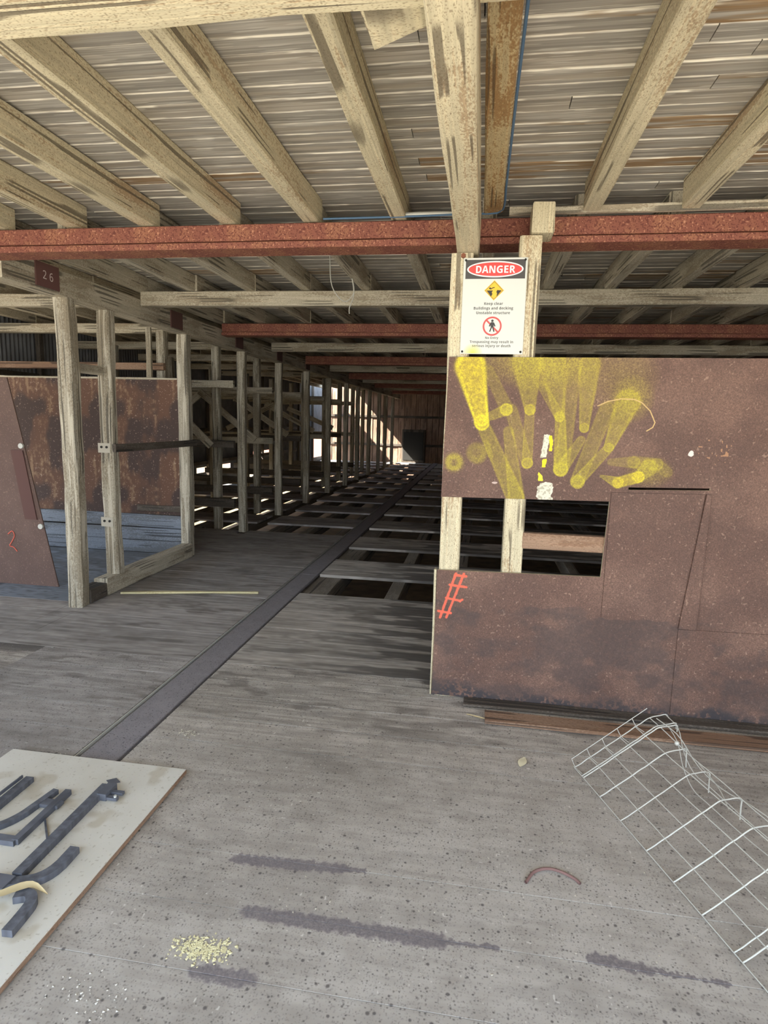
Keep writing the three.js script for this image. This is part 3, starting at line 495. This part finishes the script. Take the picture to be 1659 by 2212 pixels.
// ---------------------------------------------------------------- cables and wires overhead
tag(mesh('ceiling_cable', tubeGeo([[0.075, 2.75, -1.6], [0.07, 2.752, -2.4], [0.068, 2.75, -3.2], [0.066, 2.748, -3.5], [0.05, 2.742, -3.56], [-0.02, 2.74, -3.575], [-0.1, 2.745, -3.585], [-0.35, 2.742, -3.59], [-0.6, 2.74, -3.59], [-0.95, 2.742, -3.6]], 0.006, 60, 6), M.cable), 'blue cable clipped along a joist and the top of the red beam', 'cable');
tag(mesh('conduit', tubeGeo([[-0.52, 2.752, -3.6], [-0.35, 2.754, -3.6], [-0.18, 2.752, -3.6]], 0.014, 8, 8), M.galv), 'short pale conduit lying on the red beam left of the central beam', 'conduit');
tag(mesh('hanging_wire', tubeGeo([[-1.24, 2.9, -4.9], [-1.22, 2.64, -4.95], [-1.13, 2.55, -5.0], [-1.06, 2.62, -5.0], [-1.08, 2.74, -5.0], [-1.06, 2.6, -5.0], [-1.1, 2.50, -5.02], [-1.1, 2.46, -5.03]], 0.004, 40, 4), M.galv), 'thin pale wire hanging in a loop below the ceiling', 'wire');

// ---------------------------------------------------------------- white board with steel offcuts
{ const g = timberGeo(0.87, 0.022, 1.5, { axis: 2, ch: 0.002, jit: 0, bow: 0, seg: 1, tu: 1, tv: 1 }); const p = g.attributes.position, u = g.attributes.uv; for (let i = 0; i < p.count; i++) u.setXY(i, p.getX(i), p.getZ(i));
  const o = group('white_board', -1.67, 0, -1.62); const b = mesh('sheet', g, M.whiteBoard, o); b.position.y = 0.017; timber('edge_strip', [0.4345, 0.4375], [0.008, 0.026], [-0.75, 0.75], M.rawWood, o, { jit: 0.0003, ch: 0.001, bow: 0, seg: 1 });
  tag(o, 'white sheet of board lying on the floor with steel pieces on it', 'board'); }
const YB = 0.029;
function bar(name, pts, w, h, label, cat, extra) {          // flat bar following a plan path
  const o = group(name, pts[0][0], YB, pts[0][1]), c = new THREE.CatmullRomCurve3(pts.map(([x, z]) => new THREE.Vector3(x - pts[0][0], 0, z - pts[0][1])), false, 'centripetal');
  const n = pts.length > 2 ? 14 : 1, pos = [], idx = [], L = [];
  for (let k = 0; k <= n; k++) { const q = c.getPoint(k / n), t = c.getTangent(k / n), nx = -t.z, nz = t.x; for (const [a, b] of [[-1, 0], [1, 0], [1, 1], [-1, 1]]) pos.push(q.x + a * nx * w / 2, b * h, q.z + a * nz * w / 2); }
  for (let k = 0; k < n; k++) for (let e = 0; e < 4; e++) { const a = 4 * k + e, b = 4 * k + (e + 1) % 4; idx.push(a, b, a + 4, b, b + 4, a + 4); }
  idx.push(0, 2, 1, 0, 3, 2); const z = 4 * n; idx.push(z, z + 1, z + 2, z, z + 2, z + 3);
  let g = new THREE.BufferGeometry(); g.setAttribute('position', new THREE.Float32BufferAttribute(pos, 3)); g.setIndex(idx); g = g.toNonIndexed(); const uv = []; for (let i = 0; i < g.attributes.position.count; i++) uv.push(g.attributes.position.getX(i) * 4, g.attributes.position.getZ(i) * 4);
  g.setAttribute('uv', new THREE.Float32BufferAttribute(uv, 2)); g.computeVertexNormals(); mesh('bar', g, M.steel, o); if (extra) extra(o); return tag(o, label, cat);
}
const off = (o, x, z) => [x - o.position.x, z - o.position.z];
bar('steel_angle', [[-1.834, -1.92], [-1.84, -2.155]], 0.036, 0.022, 'steel bar at the far left of the white board', 'steel bar', (o) => { mesh('upstand', boxGeo([-0.032, -0.026], [0.022, 0.035], [-0.22, 0]), M.steel, o); });
bar('forked_bracket', [[-1.675, -2.10], [-1.69, -1.99], [-1.70, -1.93], [-1.73, -1.87], [-1.78, -1.83]], 0.026, 0.02, 'curved forked steel bracket near the middle of the white board', 'bracket', (o) => {
  const prong = mesh('prong', boxGeo([-0.013, 0.013], [0, 0.022], [-0.15, 0.16]), M.steel, o); prong.position.set(...[...off(o, -1.617, -1.955)].flatMap((v, i) => i ? [0, v] : [v])); prong.rotation.y = 0.03;
  const [cx, cz] = off(o, -1.645, -2.02); mesh('crosspiece', boxGeo([cx - 0.03, cx + 0.05], [0.004, 0.018], [cz - 0.02, cz + 0.02]), M.steel, o);
  const [ex, ez] = off(o, -1.66, -1.80); mesh('end_plate', boxGeo([ex - 0.05, ex + 0.05], [0, 0.02], [ez - 0.016, ez + 0.016]), M.steel, o); });
bar('steel_rod', [[-1.612, -1.95], [-1.512, -1.835]], 0.007, 0.007, 'thin steel rod between the bracket and the long bar', 'rod');
bar('long_steel_bar', [[-1.49, -2.165], [-1.478, -1.645]], 0.036, 0.026, 'long straight steel bar with a clamp head on the white board', 'steel bar', (o) => {
  const [x, z] = off(o, -1.463, -2.14); const ch = mesh('clamp_head', boxGeo([x - 0.02, x + 0.02], [0, 0.03], [z - 0.03, z + 0.05]), M.steel, o);
  mesh('clamp_jaw', boxGeo([x + 0.02, x + 0.07], [0.006, 0.018], [z - 0.005, z + 0.012]), M.steel, ch); mesh('clamp_jaw', boxGeo([x + 0.02, x + 0.065], [0.004, 0.016], [z + 0.03, z + 0.048]), M.steel, ch);
  mesh('pin', new THREE.CylinderGeometry(0.006, 0.006, 0.012, 8).translate(x + 0.055, 0.018, z + 0.039), M.galv, ch); });
bar('curved_strap', [[-1.374, -1.80], [-1.375, -1.70], [-1.40, -1.65], [-1.45, -1.622], [-1.53, -1.60], [-1.6, -1.59]], 0.036, 0.024, 'curved steel strap crossing the lower end of the long bar', 'strap', (o) => { const [x, z] = off(o, -1.50, -1.60); mesh('plate', boxGeo([x - 0.06, x + 0.03], [0.024, 0.03], [z - 0.03, z + 0.03]), M.steel, o); });
bar('steel_hook', [[-1.42, -1.565], [-1.38, -1.578], [-1.352, -1.556], [-1.342, -1.50], [-1.338, -1.435]], 0.034, 0.024, 'bent steel hook nearest the front edge of the white board', 'hook');
{ const g = polyGeo([[-0.033, 0], [0, -0.024], [0.033, 0], [0, 0.024]], 0.002); g.rotateX(-Math.PI / 2); const o = mesh('small_plate', g, M.steel); o.position.set(-1.495, YB, -2.222); tag(o, 'small flat diamond shaped steel plate beside the clamp head', 'plate'); }
function leaf(name, pts, w, m, label, cat) {                // curled blade along a path
  const c = new THREE.CatmullRomCurve3(pts.map((p) => new THREE.Vector3(...p))), n = 10, pos = [], idx = [];
  for (let k = 0; k <= n; k++) { const t = k / n, q = c.getPoint(t), d = c.getTangent(t), ww = w * Math.sin(Math.PI * (0.08 + 0.9 * t)); pos.push(q.x - d.z * ww, q.y + 0.004, q.z + d.x * ww, q.x, q.y + 0.001, q.z, q.x + d.z * ww, q.y + 0.005, q.z - d.x * ww); }
  for (let k = 0; k < n; k++) for (const e of [0, 1]) { const a = 3 * k + e; idx.push(a, a + 3, a + 1, a + 1, a + 3, a + 4); }
  const top = new THREE.BufferGeometry(); top.setAttribute('position', new THREE.Float32BufferAttribute(pos, 3)); top.setIndex(idx); top.computeVertexNormals();
  return tag(mesh(name, top, m), label, cat);
}
const dry = std({ color: 0xcdbd92, side: THREE.DoubleSide });
leaf('dry_leaf', [[-1.53, YB + 0.036, -1.52], [-1.46, YB + 0.03, -1.545], [-1.42, YB + 0.026, -1.59], [-1.385, YB + 0.026, -1.605], [-1.33, YB + 0.004, -1.60]], 0.018, dry, 'long dry tan leaf lying over the steel hook', 'leaf');
leaf('pale_scrap', [[0.262, 0.001, -2.735], [0.275, 0.006, -2.77], [0.29, 0.002, -2.82]], 0.02, std({ color: 0xd8d0b0, side: THREE.DoubleSide }), 'small pale triangular scrap on the floor in front of the partition', 'scrap');
leaf('dry_leaf', [[0.0, 0.001, -3.21], [0.06, 0.006, -3.18], [0.12, 0.002, -3.165]], 0.008, dry, 'narrow dry leaf on the floor by the left end of the foot board', 'leaf');
tag(mesh('red_twig', tubeGeo([[0.235, 0.006, -1.985], [0.27, 0.010, -2.04], [0.32, 0.012, -2.062], [0.37, 0.010, -2.055], [0.415, 0.006, -2.03], [0.425, 0.005, -2.015]], 0.0055, 20, 6), std({ color: 0x7d605a })), 'short curved reddish twig on the open floor', 'twig');
// crumbs of sawdust and pale flakes
function crumbs(name, cx, cz, rx, rz, n, s, col, label) {
  const r = rng(Math.floor(cx * 1000) + 5000), gs = [];
  for (let k = 0; k < n; k++) { const a = r() * 6.283, d = rx > 0.5 ? Math.sqrt(r()) : 0.5 * Math.sqrt(-2 * Math.log(1 - 0.985 * r())), g = new THREE.TetrahedronGeometry(s * (0.5 + r())); g.scale(1.6, 0.45, 1); g.rotateY(r() * 6); g.translate(cx + rx * d * Math.cos(a) * (0.8 + 0.4 * r()), 0.001 + s * 0.12, cz + rz * d * Math.sin(a)); gs.push(g); }
  return tag(mesh(name, mergeGeometries(gs), std({ color: col })), label, 'debris', null, 'stuff');
}
crumbs('sawdust', -0.757, -1.53, 0.085, 0.045, 420, 0.0042, 0xd8d0a4, 'patch of pale yellow sawdust scattered on the floor');
crumbs('paint_flakes', -1.40, -2.71, 0.045, 0.04, 60, 0.0045, 0xb8b2a0, 'pale flakes on the floor beside the channel');
crumbs('grit', -0.98, -1.33, 0.16, 0.07, 60, 0.003, 0xd4d0c4, 'white grit on the floor near the front edge of the white board');
crumbs('floor_litter', 0.0, -2.2, 1.2, 0.7, 130, 0.0026, 0xc8c2b0, 'tiny pale crumbs scattered over the open floor');


// ---------------------------------------------------------------- folded wire mesh
{ const o = group('wire_mesh', 0.516, 0.004, -2.775); tag(o, 'bent galvanised wire mesh panel lying in front of the partition', 'wire mesh');
  const A = new THREE.Vector3(0.352, 0.232, -0.122).multiplyScalar(1 / 0.439), B = new THREE.Vector3(0.3268, 0, 0.9451), F = new THREE.Vector3(0.12, -0.9, -0.2).normalize();
  const Hz = new THREE.Vector3(0.93, 0.05, -0.35).normalize();
  const at = (u, v) => { const ub = mix(0.44, 0.345, sm(0, 0.3, v)), p = B.clone().multiplyScalar(v).addScaledVector(A, Math.min(u, ub)); if (u > ub) p.addScaledVector(Hz, Math.min(u - ub, 0.1)); if (u > ub + 0.1) p.addScaledVector(F, u - ub - 0.1); return p; };
  const wire = (pts, r = 0.0022) => mesh('wire', new THREE.TubeGeometry(new THREE.CatmullRomCurve3(pts, false, 'centripetal'), Math.max(6, pts.length * 3), r, 5), M.galv, o);
  const rows = [0, 0.072, 0.085, 0.23, 0.392, 0.57, 0.732, 0.879, 1.024, 1.06, 1.2, 1.35], rw = rng(91);
  rows.forEach((v, k) => { const p = []; for (let i = 0; i <= 16; i++) { const u = 0.56 * i / 16, q = at(u, v); q.y += (rw() - 0.5) * 0.003; p.push(q); } p[0].y = 0.003; wire(p, k % 4 ? 0.0032 : 0.0028); });
  for (let c = 0; c <= 7; c++) { const u = c * 0.0878, p = []; for (let i = 0; i <= 14; i++) { const v = -0.005 + 1.42 * i / 14, q = at(u, v); q.y += (rw() - 0.5) * 0.004 + (c > 4 ? 0.006 * Math.sin(v * 8 + c) : 0); if (c === 0) q.y = 0.003; q.y = Math.max(q.y, 0.003); p.push(q); } wire(p, 0.0023); }
  // doubled back edge, standing a little higher, with clips
  const e = []; for (let i = 0; i <= 6; i++) { const q = at(0.44 * i / 6, -0.03); q.y += 0.028; e.push(q); } wire(e, 0.002);
  for (let c = 0; c < 5; c++) { const a = at(c * 0.0878, -0.03), b = at(c * 0.0878 + 0.01, 0.06); a.y += 0.028; const m = at(c * 0.0878 + 0.004, 0.0); m.y += 0.004; wire([a, m, b], 0.0018); }
  // kinked strands along the ridge
  wire([at(0.44, 0.33), at(0.4, 0.5), at(0.345, 0.62)], 0.0022); const r2 = []; for (let i = 0; i <= 9; i++) { const q = at(0.46, 0.02 + 0.15 * i); q.y += 0.02 * Math.sin(i * 1.7); r2.push(q); } wire(r2, 0.0024);
  const k2 = mesh('knot', new THREE.SphereGeometry(0.011, 8, 6), M.galv, o); k2.position.copy(at(0.44, 0.19)); }

renderer.render(scene, camera);
